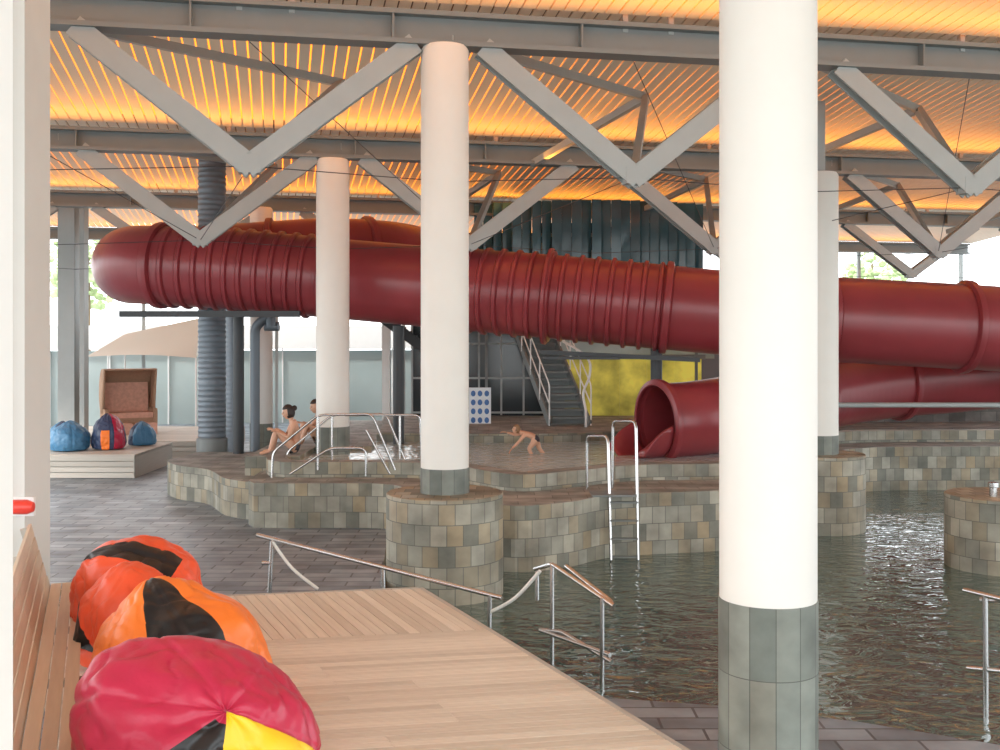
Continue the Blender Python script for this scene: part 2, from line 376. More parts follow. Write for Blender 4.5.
for bi,(w0,w1,z0,z1) in enumerate(bays):
    t=T0
    d=(Nn*(w1-w0-0.3)+Z*(z1-z0)); L=d.length; dn=d.normalized(); upn=E.cross(dn).normalized()
    while t<T1:
        c=G(t,(w0+w1)/2,(z0+z1)/2)
        mb.box(c,E*0.078,dn*L/2,upn*0.012); t+=0.18
    f0=0.40
    a=G(T0,w0+(w1-w0)*f0,z0+(z1-z0)*f0+0.14); b=G(T1,w0+(w1-w0)*f0,z0+(z1-z0)*f0+0.14); c2=G(T1,w1-0.15,z1+0.14); d2=G(T0,w1-0.15,z1+0.14)
    pan.quad([a,b,c2,d2])
    deck.quad([G(T0,w0,z0+0.45),G(T1,w0,z0+0.45),G(T1,w1,z1+0.45),G(T0,w1,z1+0.45)])
    deck.quad([G(T0,w1,z1+0.45),G(T1,w1,z1+0.45),G(T1,w1,z0+0.45),G(T0,w1,z0+0.45)])
    for k in (0.2,):
        ribs.beam(G(T0,w0+(w1-w0)*k,z0+(z1-z0)*k+0.05),G(T1,w0+(w1-w0)*k,z0+(z1-z0)*k+0.05),0.06,0.08)
ce=empty('ceiling')
mb.obj('slats',M['slat'],ce); pan.obj('amber_panels',M['amber'],ce); deck.obj('roof_deck',M['roof'],ce); ribs.obj('purlins',M['steel_d'],ce)
def truss(row, t_node, k0, k1, zt, zn, wid, name='roof_truss'):
    mb=MB(); w=rowsW[row]; nodes=[]
    for k in range(k0,k1):
        tn=t_node+4.85*k
        n=G(tn,w,zn); nodes.append(n)
        for sgn in (-1,1):
            top=G(tn+sgn*(2.42-0.42),w,zt)
            d=(top-n).normalized()
            for off in (-1,1):
                mb.beam(n-d*0.05+Nn*0.09*off,top+Nn*0.09*off,0.03,wid,up=Z)
            mb.beam(n-d*0.02,top,0.16,0.03,up=Z)
        mb.box(n+Z*0.02,E*0.13,Nn*0.11,Z*0.11)
        mb.beam(G(tn-0.12,w,zt+0.3),G(tn-0.12,w,zt+0.95),0.07,0.07,up=E); mb.beam(G(tn+0.5,w,zt+0.3),G(tn+0.5,w,zt+0.95),0.07,0.07,up=E)
    mb.obj(name,M['steel'])
    return nodes
t1,_=tw(-0.69,13.75); t2,_=tw(-3.04,20.0); t3,_=tw(-5.4,27)
n1=truss(1,t1-2.38,-1,4,6.62,5.05,0.26)
n2=truss(2,t2-2.33,-1,5,6.25,4.70,0.26)
n3=truss(3,t3-2.33,-1,6,6.07,4.70,0.22)
mb=MB()
for nodes,w0,w1,zz in ((n1,13.61,20.2,6.85),(n2,20.2,27.5,6.6)):
    for n in nodes:
        t=n.dot(E)
        mb.beam(n,G(t+1.3,(w0+w1)/2,zz),0.1,0.14)
        mb.beam(G(t-2.4,w0,zz-0.15),G(t+1.3,(w0+w1)/2,zz),0.08,0.12)
        mb.beam(G(t+1.3,(w0+w1)/2,zz),G(t+0.2,w1,n.z+1.2),0.1,0.12)
mb.obj('roof_bracing',M['steel'])
lines=[]
for A in (n1,n2,n3):
    for a,b in zip(A[:-1],A[1:]): lines.append([a,(a+b)/2-Z*0.12,b])
for a,b in zip(n1,n2[0:]): lines.append([a,b])
for a,b in zip(n1[:-1],n2[1:]): lines.append([a+Z*1.5,b])
rails('tie_rods',lines,0.006,M['dark'],fr=0)
for i,(w,z,pw) in enumerate(((13.61,6.66,220),(20.2,6.28,230),(27.5,6.11,210),(34.9,5.95,170))):
    ld=bpy.data.lights.new('beam_uplight','AREA'); ld.shape='RECTANGLE'; ld.size=34; ld.size_y=0.2; ld.energy=pw; ld.color=(1,0.36,0.035); ld.spread=math.radians(150)
    o=bpy.data.objects.new('beam_uplight',ld); link(o)
    o.location=G(5,w-0.55,z-0.05)
    o.rotation_euler=(math.pi+0.45,0,math.atan2(E.y,E.x))

# ------------------------------------------------------------ water slide
front=[(-1.55,28.7,4.75),(-1.75,26.9,4.8),(-2.6,25.3,4.85),(-3.9,24.7,4.85),(-5.4,24.55,4.75),(-6.7,24.3,4.62),(-7.55,23.6,4.52),(-7.6,22.7,4.46),(-6.9,22.05,4.42)]
front+= [pt(250,271,21.9),pt(330,278,21.8),pt(420,286,21.5),pt(520,294,21.1),pt(620,303,20.8),pt(740,314,20.5),pt(860,321,20.4),pt(950,326,20.4)]
front+=[(9.6,20.5,3.1),(10.9,20.9,2.9),(11.6,21.8,2.65),(11.0,22.7,2.4),(9.6,23.0,2.2),(8.0,22.8,2.08),(6.4,22.1,1.9),(4.9,20.9,1.65),(3.6,20.0,1.5),(2.75,19.6,1.46)]
path=catmull(front,n=10)
S=[0]
for a,b in zip(path[:-1],path[1:]): S.append(S[-1]+(b-a).length)
def sx(x,seg=0):
    for i,p in enumerate(path):
        if p.y<22.3 and p.z>2.9 and p.x>x: return S[i]
sA,sB=sx(-6.6),sx(-3.6); sC,sD=sx(-0.9),sx(3.0); TOT=S[-1]
big=[sx(-6.8),sx(-3.5),sx(0.9),sx(3.05),sx(8.6),sx(-1.2),1.5,4.2,6.3,TOT-9,TOT-6.5,TOT-4,TOT-0.1,sx(5.9)]
def rslide(s,tot):
    r=0.76
    if s>tot-4.5: r=0.76-0.1*min(1,(s-(tot-4.5))/3)
    if (sA<s<sB) or (sC<s<sD):
        ph=(s/0.30)%1.0
        if ph<0.16: r+=0.058
        else: r+=0.006
    for b in big:
        if abs(s-b)<0.05: r+=0.08
    return r
slide=empty('water_slide')
sweep('tube',path,rslide,M['red'],36,slide,0.03,0.025)
mb=MB(); c0=path[-1]; d0=(path[-1]-path[-4]).normalized(); sd=d0.cross(Z).normalized(); upv=sd.cross(d0)
n=14
for j in range(8):
    for k in range(n):
        def Q(jj,kk):
            a=math.pi+math.pi*kk/n; r=0.66
            s=max(math.sin(a)*-1,0.02+0.5*(jj/8)**1.5/0.66)
            return c0+d0*(jj*0.075)+sd*(r*math.cos(a))-upv*(r*min(1,s))
        mb.quad([Q(j,k),Q(j,k+1),Q(j+1,k+1),Q(j+1,k)],sm=True)
o=mb.obj('exit_trough',M['red'],slide); o.modifiers.new('t','SOLIDIFY').thickness=0.04
mb=MB()
for (x,y,zt,z0) in ((-5.3,22.3,3.65,0.62),(2.95,20.75,2.8,0.7),(-2.0,21.7,3.2,0.7)):
    mb.lathe(x,y+0.0,[(0.11,z0),(0.11,zt)],16)
mb.beam(pt(120,314,21.3),pt(300,314,21.3),0.12,0.12); mb.beam(pt(540,352,20.4),pt(700,360,20.2),0.08,0.08); mb.beam(pt(545,358,20.4),pt(620,358,20.2),0.3,0.05)
mb.obj('supports',M['dark'],slide)
rails('pipe_bar',[[pt(828,405,21.0),pt(1010,405,21.0)]],0.05,M['steel'],slide,0)

# ------------------------------------------------------------ ducts
def rduct(s,t): return 0.28+(0.014 if (s/0.11)%1<0.35 else 0)
def rduct2(s,t): return 0.18+(0.012 if (s/0.11)%1<0.35 else 0)
d=empty('ventilation_duct'); x,y=-6.06,23.15
sweep('pipe',[(x,y,0.0),(x,y,6.7)],rduct,M['duct'],28,d,0,0.036)
mb=MB(); mb.lathe(x,y,[(0.32,0.0),(0.32,0.85),(0.28,0.87)],28); mb.obj('collar',M['steel_d'],d)
d=empty('ventilation_duct'); x,y=-6.3,26.0
sweep('pipe',[(x,y,0.0),(x,y,3.9)],rduct2,M['duct'],24,d,0,0.036)
d=empty('exhaust_pipe'); rails('pipe',[[(-5.1,22.9,0.6),(-5.1,22.9,3.2),(-4.75,22.8,3.45),(-4.75,22.8,3.2)],[(-4.9,22.9,3.2),(-4.6,22.9,3.2)]],0.10,M['duct'],d,0.15)

# ------------------------------------------------------------ slide tower
tower=empty('slide_tower')
mb=MB(); mb.box((-0.55,30.0,3.3),(1.75,0,0),(0,1.2,0),(0,0,2.4)); mb.box((2.6,30.2,5.1),(1.6,0,0),(0,1.0,0),(0,0,0.9)); mb.obj('core',M['core'],tower)
mb=MB()
for k in range(7):
    x=-2.3+3.5*k/6; mb.beam((x,28.77,0.93),(x,28.77,5.7),0.05,0.05,up=(0,1,0))
for z in (1.0,1.9,2.8,3.7): mb.beam((-2.3,28.77,z),(1.2,28.77,z),0.04,0.05)
mb.obj('glazing_bars',M['steel'],tower)
mb=MB()
for k in range(24):
    a=k/23; x=-0.55+5.6*a; y=27.9-0.9*math.sin(math.pi*a)+ (0.10 if k%2 else 0)
    th=0.35*math.cos(math.pi*a)+random.uniform(-0.3,0.3)
    zb_=4.2+0.15*math.sin(k*1.7); ax=Vector((math.cos(th),math.sin(th),0))
    mb.box((x,y,(zb_+6.35)/2),ax*0.12,Vector((-ax.y,ax.x,0))*0.01,Z*((6.35-zb_)/2))
mb.obj('glass_fins',M['glassd'],tower)
mb=MB()
for k in range(9):
    a=k/8; x=-0.35+5.4*a; y=28.3-0.9*math.sin(math.pi*a); mb.beam((x,y,0.93 if k in(0,8) else 4.2),(x,y,6.3),0.07,0.07,up=(0,1,0))
mb.beam((-0.4,28.3,4.2),(5.1,28.3,4.2),0.15,0.15); mb.beam((-0.4,28.3,5.6),(5.1,28.3,5.6),0.08,0.08)
mb.obj('mullions',M['steel_d'],tower)
st=empty('staircase'); mb=MB()
for k in range(13):
    x=1.62-0.065*k; y=25.6+0.18*k; z=0.93+0.17*(k+1)
    mb.box((x,y,z),(0.42,0,0),(0,0.13,0),(0,0,0.025)); mb.box((x,y+0.11,z-0.09),(0.42,0,0),(0,0.01,0),(0,0,0.06))
mb.beam((1.16,25.4,0.95),(0.36,27.9,3.2),0.05,0.2); mb.beam((2.08,25.4,0.95),(1.28,27.9,3.2),0.05,0.2)
mb.box((0.8,28.1,3.16),(0.6,0,0),(0,0.4,0),(0,0,0.03))
mb.obj('steps',M['steel_d'],st)
R=[]
for s in (0,1):
    a=Vector((1.14 if s==0 else 2.1,25.4,0.93)); b=Vector((0.34 if s==0 else 1.3,27.9,3.18))
    R.append([a,a+Z*0.95,b+Z*0.95,b]); R.append([a+Z*0.5,b+Z*0.5])
    for q in (0.25,0.5,0.75):
        c=a.lerp(b,q); R.append([c,c+Z*0.95])
rails('banisters',R,0.016,M['white'],st)
R=catmull([(0.9,25.6,3.1),(1.5,25.4,2.85),(2.0,25.2,2.5),(2.05,25.15,2.1),(1.9,25.1,1.7),(1.95,25.0,1.3),(1.95,25.0,0.93)],n=6)
rails('newel_rail',[R],0.028,M['white'],st,0)
st=empty('staircase'); mb=MB()
for k in range(9):
    mb.box((-2.9+0.14*k,27.0,3.15-0.10*k+0.35),(0.14,0,0),(0,0.45,0),(0,0,0.02))
mb.beam((-3.05,26.6,3.6),(-1.7,26.6,2.6),0.05,0.25); mb.beam((-1.85,26.8,0.93),(-1.85,26.8,2.75),0.08,0.08,up=(0,1,0)); mb.obj('steps',M['dark'],st)
mb=MB()
for k in range(5):
    mb.box((2.05+0.72*k,28.9,1.6),(0.355,0,0),(0,0.04,0),(0,0,0.79))
mb.obj('wall_yellow_panels',M['yellow'])
mb=MB(); mb.box((3.5,29.0,2.45),(1.9,0,0),(0,0.1,0),(0,0,0.06)); mb.box((3.5,29.0,0.78),(1.9,0,0),(0,0.1,0),(0,0,0.06)); mb.obj('trim_1',M['steel_d'])
mb=MB(); mb.box((3.6,29.3,3.0),(2.1,0,0),(0,0.05,0),(0,0,0.6)); mb.obj('wall_upper_glazing',M['teal'])
sg=empty('pool_rules_sign')
a=pt(480,407,26.0)
mb=MB(); mb.box(a,(0.26,0,0),(0,0.015,0),(0,0,0.46)); mb.obj('board',M['signw'],sg)
mb=MB()
for r in range(4):
    for c in range(3):
        cx=a.x-0.16+0.16*c; cz=a.z+0.32-0.21*r; N=14
        mb.quad([(cx+0.055*math.cos(2*math.pi*k/N),a.y-0.02,cz+0.07*math.sin(2*math.pi*k/N)) for k in range(N)])
mb.obj('pictograms',M['signb'],sg)
mb=MB(); mb.beam((a.x,a.y+0.03,0.93),(a.x,a.y+0.03,a.z+0.4),0.05,0.05,up=(0,1,0)); mb.obj('post',M['steel_d'],sg)

# ------------------------------------------------------------ back facade and outdoors
wf=36.0
mb=MB(); mb.box(G(-4.5,wf+3,1.15),E*12,Nn*0.1,Z*1.35); mb.obj('wall_back',M['teal'])
mb=MB(); mb.box(G(-4.5,wf+2.9,2.95),E*12,Nn*0.3,Z*0.4); mb.obj('trim_2',M['white'])
mb=MB(); mb.box(G(17,wf-1,0.9),E*12,Nn*0.1,Z*2.1); mb.obj('wall_back_right',M['brown'])
mb=MB()
for k in range(11):
    t=-16+4.0*k; mb.beam(G(t,wf-0.7,0),G(t,wf-0.7,6.0),0.10,0.12,up=Nn)
mb.beam(G(-16,wf-0.7,6.1),G(24,wf-0.7,6.1),0.12,0.25)
mb.obj('window_1',M['steel'])
mb=MB()
for k in range(14):
    mb.beam(G(-15+1.9*k,wf+2.85,0),G(-15+1.9*k,wf+2.85,2.55),0.05,0.06,up=Nn)
mb.obj('window_2',M['white'])
mb=MB(); mb.beam((-3.1,30,0),(-3.1,30,3.6),0.22,0.22,up=(0,1,0)); mb.beam((-2.0,31.4,0),(-2.0,31.4,3.6),0.1,0.1,up=(0,1,0)); mb.beam((-7,31.8,0),(-7,31.8,3.3),0.08,0.08,up=(0,1,0)); mb.obj('trim_3',M['white'])
def tree(x,y,zc,r,seed):
    e=empty('tree',(0,0,0)); rnd=random.Random(seed)
    mb=MB(); mb.lathe(x,y,[(0.28,-1.25),(0.2,1.5),(0.14,zc),(0.05,zc+r*0.6)],12); mb.obj('trunk',M['bark'],e)
    bm=bmesh.new()
    for k in range(260):
        v=Vector((rnd.gauss(0,1),rnd.gauss(0,1),rnd.gauss(0,0.8)))
        v=v.normalized()*r*rnd.random()**0.4
        bmesh.ops.create_icosphere(bm,subdivisions=1,radius=r*0.11*rnd.uniform(0.6,1.3),matrix=Matrix.Translation(Vector((x,y,zc))+v)@Matrix.Rotation(rnd.random()*3,4,'X')@Matrix.Diagonal((1,1,0.35,1)))
    me=bpy.data.meshes.new('crown'); bm.to_mesh(me); bm.free(); me.materials.append(M['leaf']); link(bpy.data.objects.new('crown',me),e)
tree(-22.5,60,6.6,2.3,1); tree(20.3,60,5.9,1.8,2)

cp=empty('sun_canopy'); mb=MB()
A=[pt(86,357,32.4),pt(196,358,32.4),pt(206,350,33.9),pt(108,350,33.9)]; ap=[pt(125,334,33.1),pt(200,318,33.3)]
NN=6
def patch(a,b,c,d):
    for i in range(NN):
        for j in range(NN):
            def q(u,v):
                p=a.lerp(b,u).lerp(d.lerp(c,u),v); return p-Z*0.15*math.sin(math.pi*u)*math.sin(math.pi*v)+Z*0.08*math.sin(math.pi*u)*(1-v)
            mb.quad([q(i/NN,j/NN),q((i+1)/NN,j/NN),q((i+1)/NN,(j+1)/NN),q(i/NN,(j+1)/NN)],sm=True)
patch(A[0],A[1],ap[1],ap[0]); patch(A[2],A[3],ap[0],ap[1]); patch(A[1],A[2],ap[1],ap[1]); patch(A[3],A[0],ap[0],ap[0])
mb.obj('fabric',M['canvas'],cp)
rails('poles',[[Vector((p.x,p.y,0)),p] for p in A+ap],0.03,M['white'],cp,0)

# ------------------------------------------------------------ timber decks
def boards(mb, o, u, v, z, bw, th=0.035, gap=0.008):
    L=v.length; n=int(L/bw); vn=v.normalized()
    for k in range(n):
        s=random.choice([0.35,0.5,0.65])
        for a,b in ((0,s),(s,1)):
            c=o+u*(a+b)/2+vn*(bw*(k+0.5))
            mb.box((c.x,c.y,z-th/2),Vector((*u.xy,0))*((b-a)/2-0.001),Vector((*vn.xy,0))*(bw/2-gap/2),Z*th/2)
dk=empty('sun_deck')
far_r=Vector((-0.83,11.35,0)); dd=Vector((0.408,-0.913,0)); ee=Vector((0.984,0.178,0))
mb=MB()
sec=1.75
W=3.75
n=int(W/0.098)
for k in range(n):
    c=far_r-ee*(0.098*(k+0.5))+dd*(sec/2)
    mb.box((c.x,c.y,0.38),dd*(sec/2-0.006),ee*0.045,Z*0.018)
s=sec
while s<12.5:
    q=random.choice([0.3,0.45,0.6,0.75])
    for a,b in ((0,q),(q,1)):
        cc=far_r+dd*(s+0.048)-ee*(W*(a+b)/2)
        mb.box((cc.x,cc.y,0.38),ee*(W*(b-a)/2-0.002),dd*0.0435,Z*0.018)
    s+=0.097
mb.obj('boards',M['wood'],dk)
mb=MB()
mb.beam(far_r+dd*-0.02+Z*0.25+ee*0.02,far_r+dd*12.5+Z*0.25+ee*0.02,0.04,0.3)
mb.beam(far_r+Z*0.25-dd*0.03,far_r-ee*W+Z*0.25-dd*0.03,0.04,0.3)
for k in range(7):
    p=far_r+dd*(0.5+1.7*k)-ee*0.25; 
    mb.beam((p.x,p.y,-1.2 if k<3 else 0.0),(p.x,p.y,0.36),0.1,0.1,up=(0,1,0))
    mb.beam((*(far_r+dd*(0.5+1.7*k)-ee*0.05).xy,0.28),(*(far_r+dd*(0.5+1.7*k)-ee*W).xy,0.28),0.06,0.14)
mb.obj('frame',M['wood3'],dk)
def farDeck(x0,x1,y0,y1,z):
    e=empty('lounge_deck'); mb=MB()
    boards(mb,Vector((x0,y0,0)),Vector((x1-x0,0,0)),Vector((0,y1-y0,0)),z,0.14)
    mb.obj('boards',M['wood3'],e)
    mb=MB()
    for k in range(4): mb.box(((x0+x1)/2,y0-0.02,z-0.045-0.12*k-0.03),((x1-x0)/2,0,0),(0,0.02,0),(0,0,0.052))
    mb.box(((x0+x1)/2,(y0+y1)/2,(z-0.05)/2),((x1-x0)/2-0.02,0,0),(0,(y1-y0)/2-0.02,0),(0,0,(z-0.05)/2)); mb.obj('skirt',M['wood3'],e)
farDeck(-9.9,-7.7,23.2,25.9,0.50); farDeck(-11.8,-7.3,27,31.6,0.42)

# ------------------------------------------------------------ bench
bn=empty('bench'); mb=MB()
b0=Vector((-4.30,10.5,0)); bd=Vector((0.345,-0.939,0)); bnrm=Vector((0.939,0.345,0))
Lb=7.6
for k in range(5):
    z=0.66+0.125*k; off=-0.02-0.035*k
    for (a,b) in ((0,2.4),(2.4,5.0),(5.0,Lb)):
        c=b0+bd*((a+b)/2)+bnrm*off+Z*z
        mb.box(c,bd*((b-a)/2-0.006),bnrm*0.014+Z*0.004,Z*0.055-bnrm*0.014)
for k in range(3):
    c=b0+bd*(Lb/2)+bnrm*(0.06+0.1*k)+Z*0.62; mb.box(c,bd*Lb/2,bnrm*0.045,Z*0.015)
mb.obj('slats',M['wood2'],bn); mb=MB()
for k in range(6):
    p=b0+bd*(0.15+Lb/5.2*k); mb.beam(p+Z*0.4,p-bnrm*0.22+Z*1.2,0.06,0.05,up=bd); mb.beam(p+bnrm*0.3+Z*0.4,p+bnrm*0.3+Z*0.605,0.05,0.05,up=bd); mb.beam(p+Z*0.58,p+bnrm*0.33+Z*0.58,0.05,0.05)
mb.obj('frame',M['wood3'],bn)

# ------------------------------------------------------------ bean bags
def beanbag(loc, size, mats, seed, panels, P=(0,0,1), C=(1,0,0), pinch=0.25, sect=6, wr=0.05, lean=(0,0), name='bean_bag'):
    """gores meet at pole P; panels = [(azimuth_centre, half_width, min_dot, max_dot, material)] around P measured from C"""
    P=Vector(P).normalized(); C=Vector(C); C=(C-P*C.dot(P)).normalized(); D=P.cross(C)
    me=bpy.data.meshes.new(name); bm=bmesh.new()
    U,V=144,80; rings=[]
    sv=Vector((seed*3.1,seed*1.7,seed))
    for j in range(V+1):
        ph=math.pi*j/V; row=[]
        for i in range(U):
            th=2*math.pi*i/U
            p=P*math.cos(ph)+C*(math.sin(ph)*math.cos(th))+D*(math.sin(ph)*math.sin(th))
            g=abs(math.sin(th*sect/2))
            r=1+0.05*(g**0.4)*math.sin(ph)-0.03
            r+=pinch*max(0,math.cos(ph))**10*0.6
            r+=wr*noise.noise(p*1.8+sv)*1.8+wr*0.6*noise.noise(p*4.5+sv)
            r-=wr*0.55*max(0,1-abs(noise.noise(p*3.2+sv*2))*9)
            fold=max(0,math.cos(ph))**2
            r+=wr*0.25*fold*math.sin(th*9+3*noise.noise(p*3+sv))
            x,y,z=p*r
            if z<-0.55: z=-0.55-(abs(z)-0.55)*0.15
            k=1+0.16*max(0,-z)
            h=(z+0.62)/1.62
            row.append(bm.verts.new((x*k*size[0]+lean[0]*h,y*k*size[1]+lean[1]*h,h*size[2])))
        rings.append(row)
    for j in range(V):
        for i in range(U):
            f=bm.faces.new((rings[j][i],rings[j+1][i],rings[j+1][(i+1)%U],rings[j][(i+1)%U]))
            ph=math.pi*(j+0.5)/V; th=math.degrees(2*math.pi*(i+0.5)/U); dt=math.cos(ph)
            for (az,hw,d0_,d1_,mi) in panels:
                da=(th-az+180)%360-180
                if abs(da)<hw and d0_<dt<=d1_: f.material_index=mi
            f.smooth=True
    bmesh.ops.remove_doubles(bm,verts=bm.verts,dist=1e-4)
    bmesh.ops.recalc_face_normals(bm,faces=bm.faces)
    bm.to_mesh(me); bm.free()
    for m in mats: me.materials.append(M[m])
    o=bpy.data.objects.new(name,me); o.location=loc; link(o)
    return o
beanbag((-3.08,9.45,0.40),(0.54,0.54,0.86),['redor','black'],1,[(0,15,-0.25,1,1)],P=(-0.85,-0.1,0.5),C=(0.3,-0.45,0.8))
beanbag((-2.93,8.78,0.40),(0.42,0.42,0.78),['redor','orange','black'],5,[(0,60,-1,1,1),(200,15,-1,1,2)],P=(0.3,0.8,0.3),C=(1,0,0),pinch=0)
beanbag((-2.28,7.85,0.40),(0.60,0.58,0.80),['orange','black'],2,[(0,24,-0.35,1,1)],P=(-0.35,0.1,0.95),C=(0.45,-0.8,0))
beanbag((-1.60,6.3,0.40),(0.66,0.62,0.84),['crim','black','yel'],3,[(15,42,-0.3,1,2),(-48,21,-0.3,0.995,1)],P=(0.55,-0.70,0.48),C=(0,0,-1),lean=(-0.36,0.10),pinch=0.12)
beanbag((-9.4,24,0.50),(0.42,0.4,0.6),['blue','navy'],4,[(120,30,-1,1,1)])
beanbag((-8.65,24.3,0.50),(0.36,0.4,0.72),['navy','crim','orange'],6,[(-20,30,-1,1,1),(-80,14,-1,0.4,2)])
beanbag((-8.2,25.2,0.50),(0.3,0.3,0.5),['blue','navy'],7,[(200,40,-1,1,1)])
beanbag((-9.8,24.6,0.50),(0.3,0.3,0.55),['navy','blue'],8,[(200,40,-1,1,1)])

# ------------------------------------------------------------ beach basket chair
ch=empty('beach_basket_chair',(-10.0,29.6,0.42)); ch.rotation_euler=(0,0,0.5)
mb=MB()
mb.box((0,0,0.2),(0.62,0,0),(0,0.42,0),(0,0,0.2)); mb.box((-0.62,-0.05,0.42),(0.05,0,0),(0,0.42,0),(0,0,0.22)); mb.box((0.62,-0.05,0.42),(0.05,0,0),(0,0.42,0),(0,0,0.22))
prof=[(-0.30,0.45),(0.28,0.5),(0.48,0.95),(0.40,1.4),(0.10,1.68),(-0.38,1.7)]
pr=catmull([(a,b,0) for a,b in prof[1:]],n=5)
for a,b in zip(pr[:-1],pr[1:]):
    mb.quad([(-0.68,a.x,a.y),(0.68,a.x,a.y),(0.68,b.x,b.y),(-0.68,b.x,b.y)],sm=True)
for s in (-1,1):
    side=[(s*0.68,p.x,p.y) for p in pr]+[(s*0.68,-0.2,1.0),(s*0.68,-0.1,0.5)]
    mb.quad(side if s>0 else side[::-1])
o=mb.obj('wicker_shell',M['wicker'],ch); o.modifiers.new('t','SOLIDIFY').thickness=0.05
mb=MB(); mb.box((0,-0.08,0.47),(0.56,0,0),(0,0.36,0),(0,0,0.07)); mb.box((0,0.3,0.9),(0.56,0,0),(0,0.05,0.0),(0,0.05,0.42)); mb.box((-0.3,-0.75,0.14),(0.25,0,0),(0,0.2,0),(0,0,0.14)); mb.box((0.32,-0.75,0.14),(0.25,0,0),(0,0.2,0),(0,0,0.14)); mb.obj('cushions',M['wickin'],ch)

# ------------------------------------------------------------ rails and ladder
def w(u,v,d): return pt(u,v,d)
h=empty('handrail')
a=w(257,535,12.3); b=w(502,598,11.0)
rails('rail',[[a,b],[w(272,541,12.2),w(269,592,12.2)+Z*-0.1],[w(262,563,12.2),w(272,563,12.2)],[w(383,568,11.6),Vector((w(383,568,11.6).x,11.6,0.0))],[w(490,596,11.05),w(489,640,11.05)]],0.024,M['chrome'],h,0)
rails('rope',[catmull([w(272,541,12.2),w(292,568,12.1),w(318,589,12.0)],n=6),catmull([w(490,612,11.05),w(515,598,10.9),w(540,571,10.7)],n=6)],0.018,M['rope'],h,0)
h=empty('handrail')
rails('rail',[[w(535,569,10.9),w(552,564,10.6),w(614,606,9.9)],[w(552,564,10.6),w(552,668,10.6)],[w(602,598,10.0),w(602,692,10.0)],
              [w(540,630,10.7),w(562,632,10.5),w(612,662,9.9)],[w(540,630,10.7),w(610,655,9.95)],[w(537,570,10.9),w(537,600,10.9)],[w(566,566,10.9),w(612,602,10.3),w(612,608,10.2)]],0.022,M['chrome'],h,0.05)
h=empty('handrail')
rails('rail',[[w(964,590,9.3),w(1030,606,8.7)],[w(985,596,9.1),w(986,735,9.1)],[w(968,668,9.3),w(1030,674,8.7)],[w(980,600,9.2),w(1030,600,9.0)]],0.022,M['chrome'],h,0)
h=empty('handrail')
L=[]
for dpt,du in ((17.6,0),(19.0,14)):
    L.append([w(272+du,478,dpt),w(273+du,452,dpt),w(318+du,415,dpt),w(372+du,414,dpt),w(395+du,470,dpt)])
    L.append([w(318+du,415,dpt),w(318+du,470,dpt)])
L.append([w(290,474,17.4),w(330,448,17.4),w(366,448,17.4),w(366,476,17.4)]); L.append([w(345,415,17.6),w(420,415,18.2),w(422,470,18.2)]); L.append([w(400,415,18.2),w(400,470,18.2)])
L.append([w(366,430,17.4),w(390,474,17.4)])
rails('rail',L,0.02,M['chrome'],h,0.12)
h=empty('pool_ladder')
L=[[w(587,492,16.6),w(587,436,16.6),w(608,436,16.0),w(611,560,15.7)],
   [w(612,492,16.6),w(613,421,16.6),w(636,421,16.0),w(638,560,15.7)],[w(587,490,16.6),w(612,490,16.6)]]
rails('rail',L,0.022,M['chrome'],h,0.12)
mb=MB()
p0=w(611,500,15.72); p1=w(638,500,15.72)
for k in range(4):
    z=0.62-0.26*k
    mb.box(((p0.x+p1.x)/2,15.74,z),((p1.x-p0.x)/2,0,0),(0,0.05,0),(0,0,0.008))
mb.box(((p0.x+p1.x)/2-0.15,15.95,0.715),((p1.x-p0.x)/2+0.12,0,0),(0,0.25,0),(0,0,0.012))
mb.obj('treads',M['steel_d'],h)

